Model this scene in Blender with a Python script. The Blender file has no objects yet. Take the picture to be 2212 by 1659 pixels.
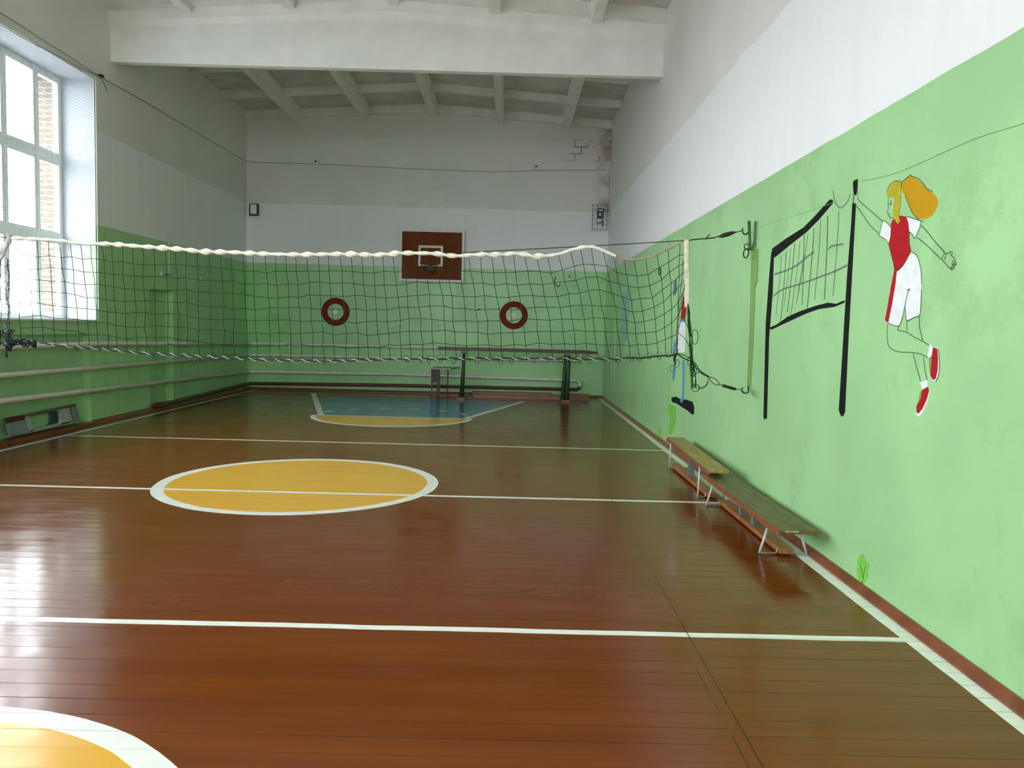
import bpy, bmesh, math, random
from mathutils import Vector, Matrix
random.seed(7)
C = bpy.context.scene.collection
sc = bpy.context.scene

# ------------------------------------------------------------------ camera
F, PITCH, YAW, ROLL, H = 1661.0, -0.0714, 0.0051, 0.0259, 1.5011
cp, sp, cy, sy = math.cos(PITCH), math.sin(PITCH), math.cos(YAW), math.sin(YAW)
FWD = Vector((sy*cp, cy*cp, sp)); R0 = Vector((cy, -sy, 0)); U0 = R0.cross(FWD)
RIGHT = R0*math.cos(ROLL) + U0*math.sin(ROLL)
UP = -R0*math.sin(ROLL) + U0*math.cos(ROLL)
cam = bpy.data.cameras.new('camera'); co = bpy.data.objects.new('camera', cam); C.objects.link(co)
cam.sensor_width = 36; cam.sensor_fit = 'HORIZONTAL'; cam.lens = 36*F/2212; cam.clip_start = .05; cam.clip_end = 300
M = Matrix((RIGHT, UP, -FWD)).transposed().to_4x4(); M.translation = Vector((0, 0, H)); co.matrix_world = M
sc.camera = co

def hit(px, py, ax, v):
    """point of the real plane (axis ax at v) that the photograph shows at px, py"""
    d = FWD + RIGHT*(px-1106)/F - UP*(py-829.5)/F
    o = Vector((0, 0, H)); t = (v-o[ax])/d[ax]
    return o + d*t

# ------------------------------------------------------------------ world and exposure
sc.view_settings.view_transform = 'Standard'; sc.view_settings.look = 'None'
sc.view_settings.exposure = 1.36; sc.view_settings.gamma = 1; sc.view_settings.use_curve_mapping = False
W = bpy.data.worlds.new('world'); sc.world = W; W.use_nodes = True
bg = W.node_tree.nodes['Background']; bg.inputs[0].default_value = (.90, .925, 1.0, 1); bg.inputs[1].default_value = 7.4
sc.cycles.max_bounces = 12; sc.cycles.diffuse_bounces = 8; sc.cycles.transparent_max_bounces = 24
sc.cycles.sample_clamp_indirect = 6.0
sc.cycles.use_denoising = True
sc.cycles.caustics_reflective = False; sc.cycles.caustics_refractive = False

XL, XR, D, YB, ZG = -5.9, 2.14, 17.316, 6.7506, 2.83
YR = -3.9                      # rear wall, behind the camera
XO = -6.77                     # outer face of the window wall
XF = -6.40                     # window frame plane
WZ0, WZ1 = 1.45, 4.83
WINS = [(8.63, 11.04), (5.80, 8.21), (2.55, 4.96), (-.30, 2.11)]  # first one is in view; the rest are added to light the hall
ADDED_RWINS = [(-5.4, -3.1), (-2.75, -.45), (-.1, 2.0)]        # added unseen windows behind the camera, to brighten the hall
for (a, b) in WINS:            # daylight portals in the window openings
    L = bpy.data.lights.new('window_portal', 'AREA'); L.shape = 'RECTANGLE'; L.size = WZ1-WZ0; L.size_y = b-a
    L.cycles.is_portal = True
    o = bpy.data.objects.new('window_portal', L); C.objects.link(o)
    o.location = (XF+.12, (a+b)/2, (WZ0+WZ1)/2); o.rotation_euler = (0, -math.pi/2, 0)

for (a, b) in ADDED_RWINS:
    L = bpy.data.lights.new('window_portal', 'AREA'); L.shape = 'RECTANGLE'; L.size = b-a; L.size_y = WZ1-WZ0
    L.cycles.is_portal = True
    o = bpy.data.objects.new('window_portal', L); C.objects.link(o)
    o.location = ((a+b)/2, YR-.38, (WZ0+WZ1)/2); o.rotation_euler = (math.pi/2, 0, 0)

# ------------------------------------------------------------------ node helper
class NT:
    def __init__(s, name, rough=.6):
        s.m = bpy.data.materials.new(name); s.m.use_nodes = True; s.t = s.m.node_tree
        s.b = s.t.nodes['Principled BSDF']; s.b.inputs['Roughness'].default_value = rough
        s.geo = s.t.nodes.new('ShaderNodeNewGeometry')
        s.sep = s.t.nodes.new('ShaderNodeSeparateXYZ'); s.t.links.new(s.geo.outputs['Position'], s.sep.inputs[0])
        s.X, s.Y, s.Z = s.sep.outputs
    def put(s, inp, v):
        if isinstance(v, (int, float)): inp.default_value = v
        elif isinstance(v, tuple): inp.default_value = v if len(v) != 3 or inp.type == 'VECTOR' else v+(1,)
        else: s.t.links.new(v, inp)
    def m2(s, op, a, b=0.0, c=None, clamp=False):
        n = s.t.nodes.new('ShaderNodeMath'); n.operation = op; n.use_clamp = clamp
        s.put(n.inputs[0], a); s.put(n.inputs[1], b)
        if c is not None: s.put(n.inputs[2], c)
        return n.outputs[0]
    def add(s, a, b): return s.m2('ADD', a, b)
    def sub(s, a, b): return s.m2('SUBTRACT', a, b)
    def mul(s, a, b): return s.m2('MULTIPLY', a, b)
    def gt(s, a, b): return s.m2('GREATER_THAN', a, b)
    def lt(s, a, b): return s.m2('LESS_THAN', a, b)
    def mx(s, a, b): return s.m2('MAXIMUM', a, b)
    def band(s, v, a, b): return s.mul(s.gt(v, a), s.lt(v, b))
    def smooth(s, v, a, b, lo=0.0, hi=1.0):
        n = s.t.nodes.new('ShaderNodeMapRange'); n.interpolation_type = 'SMOOTHSTEP'
        s.put(n.inputs['Value'], v)
        for k, q in zip(('From Min', 'From Max', 'To Min', 'To Max'), (a, b, lo, hi)): n.inputs[k].default_value = q
        return n.outputs[0]
    def vec(s, x, y, z=0.0):
        n = s.t.nodes.new('ShaderNodeCombineXYZ'); s.put(n.inputs[0], x); s.put(n.inputs[1], y); s.put(n.inputs[2], z)
        return n.outputs[0]
    def noise(s, scale, vec=None, detail=3, rough=.55):
        n = s.t.nodes.new('ShaderNodeTexNoise'); n.inputs['Scale'].default_value = scale
        n.inputs['Detail'].default_value = detail; n.inputs['Roughness'].default_value = rough
        s.t.links.new(vec if vec is not None else s.geo.outputs['Position'], n.inputs['Vector'])
        return n.outputs['Fac']
    def mix(s, f, a, b):
        n = s.t.nodes.new('ShaderNodeMix'); n.data_type = 'RGBA'
        s.put(n.inputs[0], f); s.put(n.inputs[6], a); s.put(n.inputs[7], b)
        return n.outputs[2]
    def col(s, c): s.put(s.b.inputs['Base Color'], c)
    def bump(s, h, strength=.2, dist=.01):
        n = s.t.nodes.new('ShaderNodeBump'); n.inputs['Strength'].default_value = strength; n.inputs['Distance'].default_value = dist
        s.put(n.inputs['Height'], h); s.t.links.new(n.outputs[0], s.b.inputs['Normal'])

MATS = {}
def mat(name, c, rough=.6, var=.0, scale=12, bump=0, metal=0, spec=None, stretch=None):
    if name in MATS: return MATS[name]
    n = NT(name, rough)
    tc = n.t.nodes.new('ShaderNodeTexCoord').outputs['Object']
    if stretch:
        mp = n.t.nodes.new('ShaderNodeMapping'); mp.inputs['Scale'].default_value = stretch
        n.t.links.new(tc, mp.inputs[0]); tc = mp.outputs[0]
    f = n.noise(scale, tc)
    if var: n.col(n.mix(n.smooth(f, .3, .7), tuple(q*(1-var) for q in c), tuple(min(1, q*(1+var)) for q in c)))
    else: n.col(tuple(c))
    if bump: n.bump(f, bump, .01)
    n.b.inputs['Metallic'].default_value = metal
    if spec is not None: n.b.inputs['Specular IOR Level'].default_value = spec
    MATS[name] = n.m
    return n.m

# ------------------------------------------------------------------ mesh helper
class MB:
    def __init__(s): s.v = []; s.f = []
    def box(s, a, b, rot=0, piv=None):
        x0, x1 = sorted((a[0], b[0])); y0, y1 = sorted((a[1], b[1])); z0, z1 = sorted((a[2], b[2]))
        k = len(s.v)
        vs = [Vector(p) for p in ((x0,y0,z0),(x1,y0,z0),(x1,y1,z0),(x0,y1,z0),(x0,y0,z1),(x1,y0,z1),(x1,y1,z1),(x0,y1,z1))]
        if rot:
            pv = Vector(piv); R = Matrix.Rotation(rot, 3, 'Z'); vs = [R @ (q-pv)+pv for q in vs]
        s.v += vs
        s.f += [tuple(k+i for i in q) for q in ((0,3,2,1),(4,5,6,7),(0,1,5,4),(1,2,6,5),(2,3,7,6),(3,0,4,7))]
        return s
    def prism(s, pts, off):
        """planar polygon (3-D points) thickened by vector off"""
        k = len(s.v); n = len(pts); off = Vector(off)
        pts = [Vector(p) for p in pts]
        s.v += pts + [p+off for p in pts]
        nr = Vector((0, 0, 0))
        for i in range(n): nr += pts[i].cross(pts[(i+1) % n])
        fl = nr.dot(off) > 0
        a = list(range(k, k+n)); b = list(range(k+n, k+2*n))
        s.f += [tuple(reversed(a)) if fl else tuple(a), tuple(b) if fl else tuple(reversed(b))]
        for i in range(n):
            j = (i+1) % n
            q = (a[i], a[j], b[j], b[i]); s.f.append(q if fl else tuple(reversed(q)))
        return s
    def tube(s, pts, r, seg=8, closed=False, r2=None, twist=0, caps=True):
        pts = [Vector(p) for p in pts]; n = len(pts); k0 = len(s.v)
        if n < 2: return s
        rs = r if isinstance(r, (list, tuple)) else [r]*n
        t0 = (pts[1]-pts[0]).normalized()
        ref = Vector((0, 0, 1)) if abs(t0.z) < .9 else Vector((1, 0, 0))
        u = t0.cross(ref).normalized(); dist = 0
        for i in range(n):
            if closed: t = pts[(i+1) % n]-pts[i-1]
            else: t = pts[min(i+1, n-1)]-pts[max(i-1, 0)]
            t = t.normalized() if t.length > 1e-9 else t0
            u = (u - t*u.dot(t)); u = u.normalized() if u.length > 1e-6 else t.orthogonal().normalized()
            w = t.cross(u)
            if i: dist += (pts[i]-pts[i-1]).length
            for j in range(seg):
                a = 2*math.pi*j/seg; ca, sa = math.cos(a)*rs[i], math.sin(a)*(rs[i] if r2 is None else r2)
                th = twist*dist
                s.v.append(pts[i] + u*(ca*math.cos(th)-sa*math.sin(th)) + w*(ca*math.sin(th)+sa*math.cos(th)))
        m = n if closed else n-1
        for i in range(m):
            for j in range(seg):
                a = k0+i*seg+j; b = k0+i*seg+(j+1) % seg; e = (i+1) % n
                s.f.append((a, b, k0+e*seg+(j+1) % seg, k0+e*seg+j))
        if not closed and caps:
            s.f.append(tuple(reversed(range(k0, k0+seg)))); s.f.append(tuple(range(k0+(n-1)*seg, k0+n*seg)))
        return s
    def lathe(s, prof, center, axis='z', seg=24):
        k0 = len(s.v)
        for (r, h) in prof:
            for j in range(seg):
                a = 2*math.pi*j/seg
                p = {'z': (r*math.cos(a), r*math.sin(a), h), 'y': (r*math.cos(a), h, r*math.sin(a)), 'x': (h, r*math.cos(a), r*math.sin(a))}[axis]
                s.v.append(Vector(center)+Vector(p))
        for i in range(len(prof)-1):
            for j in range(seg):
                s.f.append((k0+i*seg+j, k0+i*seg+(j+1) % seg, k0+(i+1)*seg+(j+1) % seg, k0+(i+1)*seg+j))
        return s
    def build(s, name, m, parent=None, smooth=False, bevel=0, fix=True, **kw):
        me = bpy.data.meshes.new(name)
        org = Vector((0, 0, 0))
        if parent is not None: org = parent_world(parent)
        elif s.v and kw.get('origin') is not False:
            xs = [v.x for v in s.v]; ys = [v.y for v in s.v]; zs = [v.z for v in s.v]
            org = Vector(((min(xs)+max(xs))/2, (min(ys)+max(ys))/2, min(zs)))
        me.from_pydata([tuple(v-org) for v in s.v], [], s.f); me.update()
        if fix:
            bm = bmesh.new(); bm.from_mesh(me)
            bmesh.ops.recalc_face_normals(bm, faces=bm.faces); bm.to_mesh(me); bm.free()
        if smooth:
            for p in me.polygons: p.use_smooth = True
        me.materials.append(m)
        o = bpy.data.objects.new(name, me); C.objects.link(o)
        if parent is not None: o.parent = parent
        else: o.location = org
        if bevel:
            b = o.modifiers.new('bevel', 'BEVEL'); b.width = bevel; b.segments = 2; b.limit_method = 'ANGLE'
        return o
def parent_world(p):
    w = Vector(p.location)
    while p.parent is not None: p = p.parent; w += Vector(p.location)
    return w
def empty(name, loc, label, cat, group=None):
    o = bpy.data.objects.new(name, None); C.objects.link(o); o.location = loc; o.empty_display_size = .1
    return tag(o, label, cat, group)
def tag(o, label, cat, group=None):
    o['label'] = label; o['category'] = cat
    if group: o['group'] = group
    return o
def struct(o): o['kind'] = 'structure'; return o
def curve(pts, step):
    """Catmull-Rom through pts, resampled"""
    P = [Vector(p) for p in pts]; P = [P[0]*2-P[1]]+P+[P[-1]*2-P[-2]]; out = []
    for i in range(1, len(P)-2):
        n = max(1, int((P[i+1]-P[i]).length/step))
        for k in range(n):
            t = k/n
            out.append(.5*((2*P[i])+(-P[i-1]+P[i+1])*t+(2*P[i-1]-5*P[i]+4*P[i+1]-P[i+2])*t*t+(-P[i-1]+3*P[i]-3*P[i+1]+P[i+2])*t**3))
    out.append(P[-2]); return out

# ------------------------------------------------------------------ materials of the room
GREEN = (.355, .640, .300)
def wall_material():
    n = NT('wall_paint', .55)
    big = n.noise(.9, detail=4); fine = n.noise(9, detail=4)
    streak = n.noise(1.0, n.vec(n.mul(n.add(n.X, n.Y), 5.0), n.mul(n.Z, .5)), detail=4)
    green = n.mix(n.smooth(big, .35, .65), tuple(q*.93 for q in GREEN), tuple(q*1.06 for q in GREEN))
    # scuffs: soft darker clouds in the green
    sc1 = n.mul(n.smooth(n.noise(1.7, detail=7, rough=.72), .50, .66), n.smooth(big, .36, .58))
    green = n.mix(n.mul(sc1, .48), green, (.235, .43, .185))
    # streaky lower part by the net and in the far corner
    low = n.mul(n.smooth(streak, .5, .68), n.smooth(n.Z, 1.7, .9))
    far = n.smooth(n.Y, 6.5, 8.5)
    green = n.mix(n.mul(n.mul(low, far), .45), green, (.27, .55, .15))
    white = n.mix(n.smooth(streak, .35, .7), (.835, .845, .865), (.81, .82, .84))
    beige = n.mix(n.smooth(big, .3, .7), (.70, .69, .66), (.76, .75, .725))
    edge = n.add(n.Z, n.mul(n.sub(n.noise(1.3), .5), .12))
    edge2 = n.add(n.Z, n.mul(n.sub(n.noise(2.2), .5), .02))
    upper = n.mix(n.gt(edge, 4.14), white, beige)
    # bare brick joints near the far right upper corner
    bt = n.t.nodes.new('ShaderNodeTexBrick'); n.t.links.new(n.vec(n.X, n.Z), bt.inputs['Vector'])
    bt.inputs['Scale'].default_value = 1; bt.inputs['Brick Width'].default_value = .27; bt.inputs['Row Height'].default_value = .15
    bt.inputs['Mortar Size'].default_value = .022; bt.inputs['Mortar Smooth'].default_value = .6
    reg = n.mul(n.mul(n.smooth(n.Z, 5.18, 5.3), n.smooth(n.Z, 5.85, 5.55)), n.mul(n.smooth(n.X, .3, 1.9), n.gt(n.Y, 17.2)))
    patch = n.mul(reg, n.smooth(n.noise(2.6, detail=2), .48, .60))
    upper = n.mix(n.mul(n.mul(bt.outputs['Fac'], patch), .85), upper, (.16, .125, .095))
    stain = n.mul(n.mul(n.smooth(n.X, 1.72, 2.13), n.gt(n.Y, 17.2)), n.mul(n.gt(n.Z, 4.14), n.smooth(n.noise(3.5, detail=5), .35, .6)))
    upper = n.mix(n.mul(stain, .7), upper, (.30, .24, .18))
    # light repaired patch above the backboard
    pt = n.mul(n.mul(n.band(n.X, -2.0, -1.55), n.band(n.Z, 4.05, 4.5)), n.mul(n.gt(n.Y, 17.2), n.smooth(n.noise(5, detail=3), .42, .55)))
    upper = n.mix(n.mul(pt, .5), upper, (.80, .80, .78))
    inner = n.mul(n.mul(n.mx(n.lt(n.X, XL-.11), n.mul(n.lt(n.X, XL-.004), n.gt(n.Z, ZG))), n.lt(n.Y, 11.5)), n.mul(n.gt(n.Y, YR+.01), n.gt(n.Z, 1.30)))      # white window reveals, greyed in colour to offset the strong daylight
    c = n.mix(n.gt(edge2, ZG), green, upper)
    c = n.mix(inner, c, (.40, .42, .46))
    n.col(c)
    n.put(n.b.inputs['Roughness'], n.mix(n.gt(edge2, ZG), (.38, .38, .38), (.75, .75, .75)))
    n.bump(fine, .16, .005)
    return n.m
WALL = wall_material()

def brick_material():
    n = NT('outer_brick', .85)
    bt = n.t.nodes.new('ShaderNodeTexBrick'); n.t.links.new(n.vec(n.add(n.X, n.Y), n.Z), bt.inputs['Vector'])
    bt.inputs['Scale'].default_value = 1; bt.inputs['Brick Width'].default_value = .26; bt.inputs['Row Height'].default_value = .078
    bt.inputs['Mortar Size'].default_value = .012
    bt.inputs['Color1'].default_value = (.17, .13, .09, 1); bt.inputs['Color2'].default_value = (.13, .10, .07, 1); bt.inputs['Mortar'].default_value = (.24, .22, .20, 1)
    n.col(bt.outputs['Color']); return n.m
BRICK = brick_material()

def floor_material():
    n = NT('painted_plank_floor', .16)
    X, Y = n.X, n.Y
    wob = n.mul(n.sub(n.noise(2.2), .5), .018)
    Xw, Yw = n.add(X, wob), n.add(Y, wob)
    base = n.mix(n.smooth(n.noise(1.0, n.vec(n.mul(X, .6), n.mul(Y, 6)), detail=4), .3, .7), (.150, .030, .001), (.185, .041, .002))
    def circ(cx, cy_):
        dx, dy = n.sub(Xw, cx), n.sub(Yw, cy_)
        return n.m2('SQRT', n.add(n.mul(dx, dx), n.mul(dy, dy)))
    yel = (.80, .43, .05); wht = (.92, .92, .86); blue = (.045, .18, .33)
    c = base
    # centre circle and the near circle
    r1 = circ(-1.94, 7.22); r2 = circ(-2.0, 1.58)
    c = n.mix(n.lt(r1, 1.22), c, yel); c = n.mix(n.lt(r2, 1.24), c, yel)
    # far free throw lane: blue trapezoid and yellow half circle
    yl = 12.66
    xl = n.add(-3.08, n.mul(n.sub(Yw, yl), -.286)); xr = n.add(-.70, n.mul(n.sub(Yw, yl), .314))
    lane = n.mul(n.mul(n.gt(X, xl), n.lt(X, xr)), n.mul(n.gt(Y, yl), n.lt(Y, 15.86)))
    c = n.mix(lane, c, blue)
    r3 = circ(-1.90, 12.70)
    half = n.mul(n.lt(r3, 1.27), n.lt(Y, yl)); c = n.mix(half, c, yel)
    # dashed arc
    ang = n.mul(n.m2('ARCTAN2', n.sub(Y, 12.70), n.sub(X, -1.92)), 180/math.pi)
    ph = n.m2('FRACT', n.add(n.m2('DIVIDE', n.sub(ang, 29), 25.2), 10.5))
    dash = n.mul(n.mul(n.band(r3, 1.27, 1.345), n.band(ph, .31, .69)), n.mul(n.gt(Y, 12.9), n.band(ang, 12, 172)))
    w = dash
    w = n.mx(w, n.band(r1, 1.19, 1.295)); w = n.mx(w, n.band(r2, 1.19, 1.295))
    w = n.mx(w, n.mul(n.band(r3, 1.24, 1.33), n.lt(Y, yl)))
    w = n.mx(w, n.mul(n.band(Yw, yl-.035, yl+.035), n.band(X, -3.16, -.62)))
    for e, s_ in ((xl, 1), (xr, -1)):
        w = n.mx(w, n.mul(n.lt(n.m2('ABSOLUTE', n.sub(X, e)), .055), n.band(Y, yl, 16.75 if s_ == 1 else 15.95)))
    for yy, hw in ((YB-3.01, .028), (YB+.02, .030), (YB+3.0, .028)):
        w = n.mx(w, n.mul(n.band(Yw, yy-hw, yy+hw), n.band(X, -5.63, 2.05)))
    w = n.mx(w, n.mul(n.band(Y, 15.80, 15.85), n.band(X, -5.6, 2.0)))
    w2 = n.mx(n.band(Xw, 2.008, 2.098), n.band(Xw, -5.665, -5.60))
    w = n.mx(w, n.mul(w2, n.lt(Y, 17.1)))
    white = n.mix(n.smooth(n.noise(14), .3, .7), wht, tuple(q*.93 for q in wht))
    c = n.mix(w, c, white)
    # planks run across the hall; a long joint runs down its length
    pw = .118
    side = n.gt(X, .935)
    yy = n.add(n.m2('DIVIDE', Y, pw), n.mul(side, .43))
    fr = n.m2('FRACT', n.add(yy, 200)); ed = n.m2('MINIMUM', fr, n.sub(1.0, fr))
    pid = n.m2('FLOOR', n.add(yy, 200))
    on = n.smooth(n.noise(1.0, n.vec(n.mul(X, .28), n.mul(pid, 7.31)), detail=2), .40, .58)   # joints open and close
    gap = n.mul(n.smooth(ed, .030, .008), on)
    seam = n.lt(n.m2('ABSOLUTE', n.sub(X, n.add(.905, n.mul(Y, .007)))), .0045)
    seam2 = n.mul(n.lt(n.m2('ABSOLUTE', n.sub(X, n.add(.855, n.mul(Y, .007)))), .003), n.mul(n.lt(Y, 5.0), n.smooth(n.noise(1.7), .45, .5)))
    g = n.mx(gap, n.mx(seam, seam2))
    c = n.mix(n.mul(g, .68), c, (.018, .009, .004))
    n.col(c)
    cup = n.mul(n.mul(n.sub(fr, .5), n.sub(fr, .5)), .55)
    tilt = n.mul(n.sub(n.noise(1.0, n.vec(n.mul(X, .12), n.mul(pid, 3.7)), detail=0), .5), n.mul(fr, 2.4))
    lump = n.noise(5.0, n.vec(n.mul(X, .8), Y), detail=3)
    orange = n.noise(38, detail=2)
    h = n.add(n.add(cup, n.mul(tilt, .25)), n.add(n.mul(lump, .32), n.mul(orange, .025)))
    h = n.sub(h, n.mul(g, .6))
    n.bump(h, .42, .004)
    n.put(n.b.inputs['Roughness'], n.smooth(n.noise(3, detail=4), .3, .7, .13, .22))
    n.b.inputs['Specular IOR Level'].default_value = .37
    return n.m
FLOOR = floor_material()

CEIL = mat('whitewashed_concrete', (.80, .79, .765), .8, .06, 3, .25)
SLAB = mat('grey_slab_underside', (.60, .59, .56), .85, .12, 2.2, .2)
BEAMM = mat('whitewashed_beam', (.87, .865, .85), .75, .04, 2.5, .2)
BROWN = mat('brown_floor_paint', (.19, .060, .026), .32, .25, 6, .1)
PVC = mat('white_window_plastic', (.80, .82, .84), .3)
BLACK = mat('black_rubber', (.012, .013, .014), .5)
STEEL = mat('dull_steel', (.38, .38, .37), .4, .2, 20, 0, .7)

# ------------------------------------------------------------------ floor, walls
me = MB().box((XO, YR-.87, -.2), (XR+.3, D+.3, 0)).build('floor', FLOOR); struct(me)

wl = MB()
ys = sorted(WINS); cuts = []; y = YR
ND0, ND1, NDZ = 12.67, 13.55, 2.0            # shallow recess where a doorway was
for (a, b) in ys:
    wl.box((XO, y, 0), (XL, a, 6.9))
    y = b
# the pier to the right of the last window holds the recess
wl.box((XO, y, 0), (XL, ND0, 6.9)); wl.box((XO, ND1, 0), (XL, D, 6.9))
wl.box((XO, ND0, NDZ), (XL, ND1, 6.9)); wl.box((XO, ND0, 0), (XL-.14, ND1, NDZ))
for (a, b) in ys:
    wl.box((XO, a, WZ1), (XL, b, 6.9))                      # lintel
    wl.box((XO, a+.17, 0), (XL-.11, b-.17, WZ0)); wl.box((XO, a, 0), (XL, a+.17, WZ0))   # breast, set back as a niche
    wl.box((XO, b-.17, 0), (XL, b, WZ0))
    wl.box((XL-.11, a+.17, 1.28), (XL, b-.17, WZ0))
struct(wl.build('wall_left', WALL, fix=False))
bo = MB()
for (a, b) in ys:                                           # brick outer reveals seen through the panes
    bo.box((XO, b-.06, WZ0), (XF-.05, b, WZ1)); bo.box((XO, a, WZ0), (XF-.05, a+.06, WZ1))
bo.box((XO-.02, YR, -.3), (XO, y, WZ0))
struct(bo.build('trim_1', BRICK, fix=False))
struct(MB().box((XR, YR, 0), (XR+.3, D+.3, 6.9)).build('wall_right', WALL))
struct(MB().box((XO, D, 0), (XR, D+.3, 6.9)).build('wall_back', WALL))
rw = MB(); x = XO
for (a, b) in ADDED_RWINS:
    rw.box((x, YR-.87, 0), (a, YR, 6.9)); rw.box((a, YR-.87, 0), (b, YR, WZ0)); rw.box((a, YR-.87, WZ1), (b, YR, 6.9)); x = b
rw.box((x, YR-.87, 0), (XR+.3, YR, 6.9))
struct(rw.build('wall_rear', WALL, fix=False))

# baseboards: low cove of brown paint
def board(a, b, nrm, hgt, dep):
    a, b, nrm = Vector(a), Vector(b), Vector(nrm); up = Vector((0, 0, 1))
    prof = [a, a+up*hgt, a+up*hgt+nrm*.012, a+up*.012+nrm*dep, a+nrm*dep]
    return MB().prism(prof, b-a)
struct(board((XR, YR, 0), (XR, D-.02, 0), (-1, 0, 0), .045, .050).build('baseboard_right', BROWN))
struct(board((XL, ys[-1][1]-.17, 0), (XL, D-.02, 0), (1, 0, 0), .055, .08).build('baseboard_left', BROWN))
struct(MB().box((XL-.11, ys[-1][0]+.17, 0), (XL+.06, ys[-1][1]-.17, .035)).build('trim_2', BROWN))
struct(board((XL, D, 0), (XR, D, 0), (0, -1, 0), .05, .06).build('baseboard_back', BROWN))

# ------------------------------------------------------------------ ceiling
XC = -1.80
def zc(x):                                   # soffit line of the slabs at the end walls
    return 6.20 - .255*abs(x-XC)/(4.0)
RIBX = [-4.76, -3.28, -1.79, -.33, 1.14]
def ribs(y0, y1, cross):
    m = MB()
    for x in RIBX:
        z = zc(x)-.085
        m.prism([(x-.075, y0, z), (x+.075, y0, z), (x+.115, y0, z+.42), (x-.115, y0, z+.42)], (0, y1-y0, 0))
    for cyy, dz, w in cross:
        for s0, s1 in ((XL, XC), (XC, XR)):
            m.prism([(s0, cyy-w, zc(s0)+dz), (s1, cyy-w, zc(s1)+dz), (s1, cyy-w, zc(s1)+.4), (s0, cyy-w, zc(s0)+.4)], (0, 2*w, 0))
    return m
def slab(y0, y1):
    m = MB()
    for s0, s1 in ((XL-.1, XC), (XC, XR+.1)):
        m.prism([(s0, y0, zc(s0)+.17), (s1, y0, zc(s1)+.17), (s1, y0, zc(s1)+.42), (s0, y0, zc(s0)+.42)], (0, y1-y0, 0))
    return m
BY = [11.45, 5.35, -.75]                     # front faces of the roof beams
ceil = MB()
for y0, y1 in ((BY[0]+.15, D), (BY[1]+.15, BY[0]+.15), (BY[2]+.15, BY[1]+.15), (YR, BY[2]+.15)):
    s_ = slab(y0, y1); k = len(ceil.v); ceil.v += s_.v; ceil.f += [tuple(k+i for i in f) for f in s_.f]
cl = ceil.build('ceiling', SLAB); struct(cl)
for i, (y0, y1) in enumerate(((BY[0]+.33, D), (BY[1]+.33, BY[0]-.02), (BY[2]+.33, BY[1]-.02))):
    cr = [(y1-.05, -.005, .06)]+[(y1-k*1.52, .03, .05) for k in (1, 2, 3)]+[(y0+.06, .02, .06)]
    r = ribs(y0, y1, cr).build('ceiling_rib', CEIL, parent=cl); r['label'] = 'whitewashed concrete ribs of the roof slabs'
def girder(y):
    m = MB(); zb = 5.235; W_ = .24
    te, ta = 5.71, 5.955                       # top of web at ends / apex
    for s0, s1 in ((XL, XC), (XC, XR)):
        def zt(x, dz): return (te if x != XC else ta)+dz
        # section stations along x: web, sloping shoulder, top flange
        sec = [(y+.07, zb), (y+.07, None, 0.0), (y, None, .075), (y, None, .30), (y+W_, None, .30), (y+W_, None, .075), (y+W_-.07, None, 0.0), (y+W_-.07, zb)]
        k = len(m.v)
        for xx in (s0, s1):
            for q in sec:
                m.v.append(Vector((xx, q[0], q[1] if q[1] is not None else zt(xx, q[2]))))
        n = len(sec)
        for i in range(n): m.f.append((k+i, k+(i+1) % n, k+n+(i+1) % n, k+n+i))
        m.f.append(tuple(range(k, k+n))); m.f.append(tuple(reversed(range(k+n, k+2*n))))
    m.box((XL, y+.058, zb-.008), (XR, y+W_-.058, zb+.03))
    return m
for i, y in enumerate(BY):
    o = girder(y).build('trim_%d' % (3+i), BEAMM); struct(o)

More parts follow.
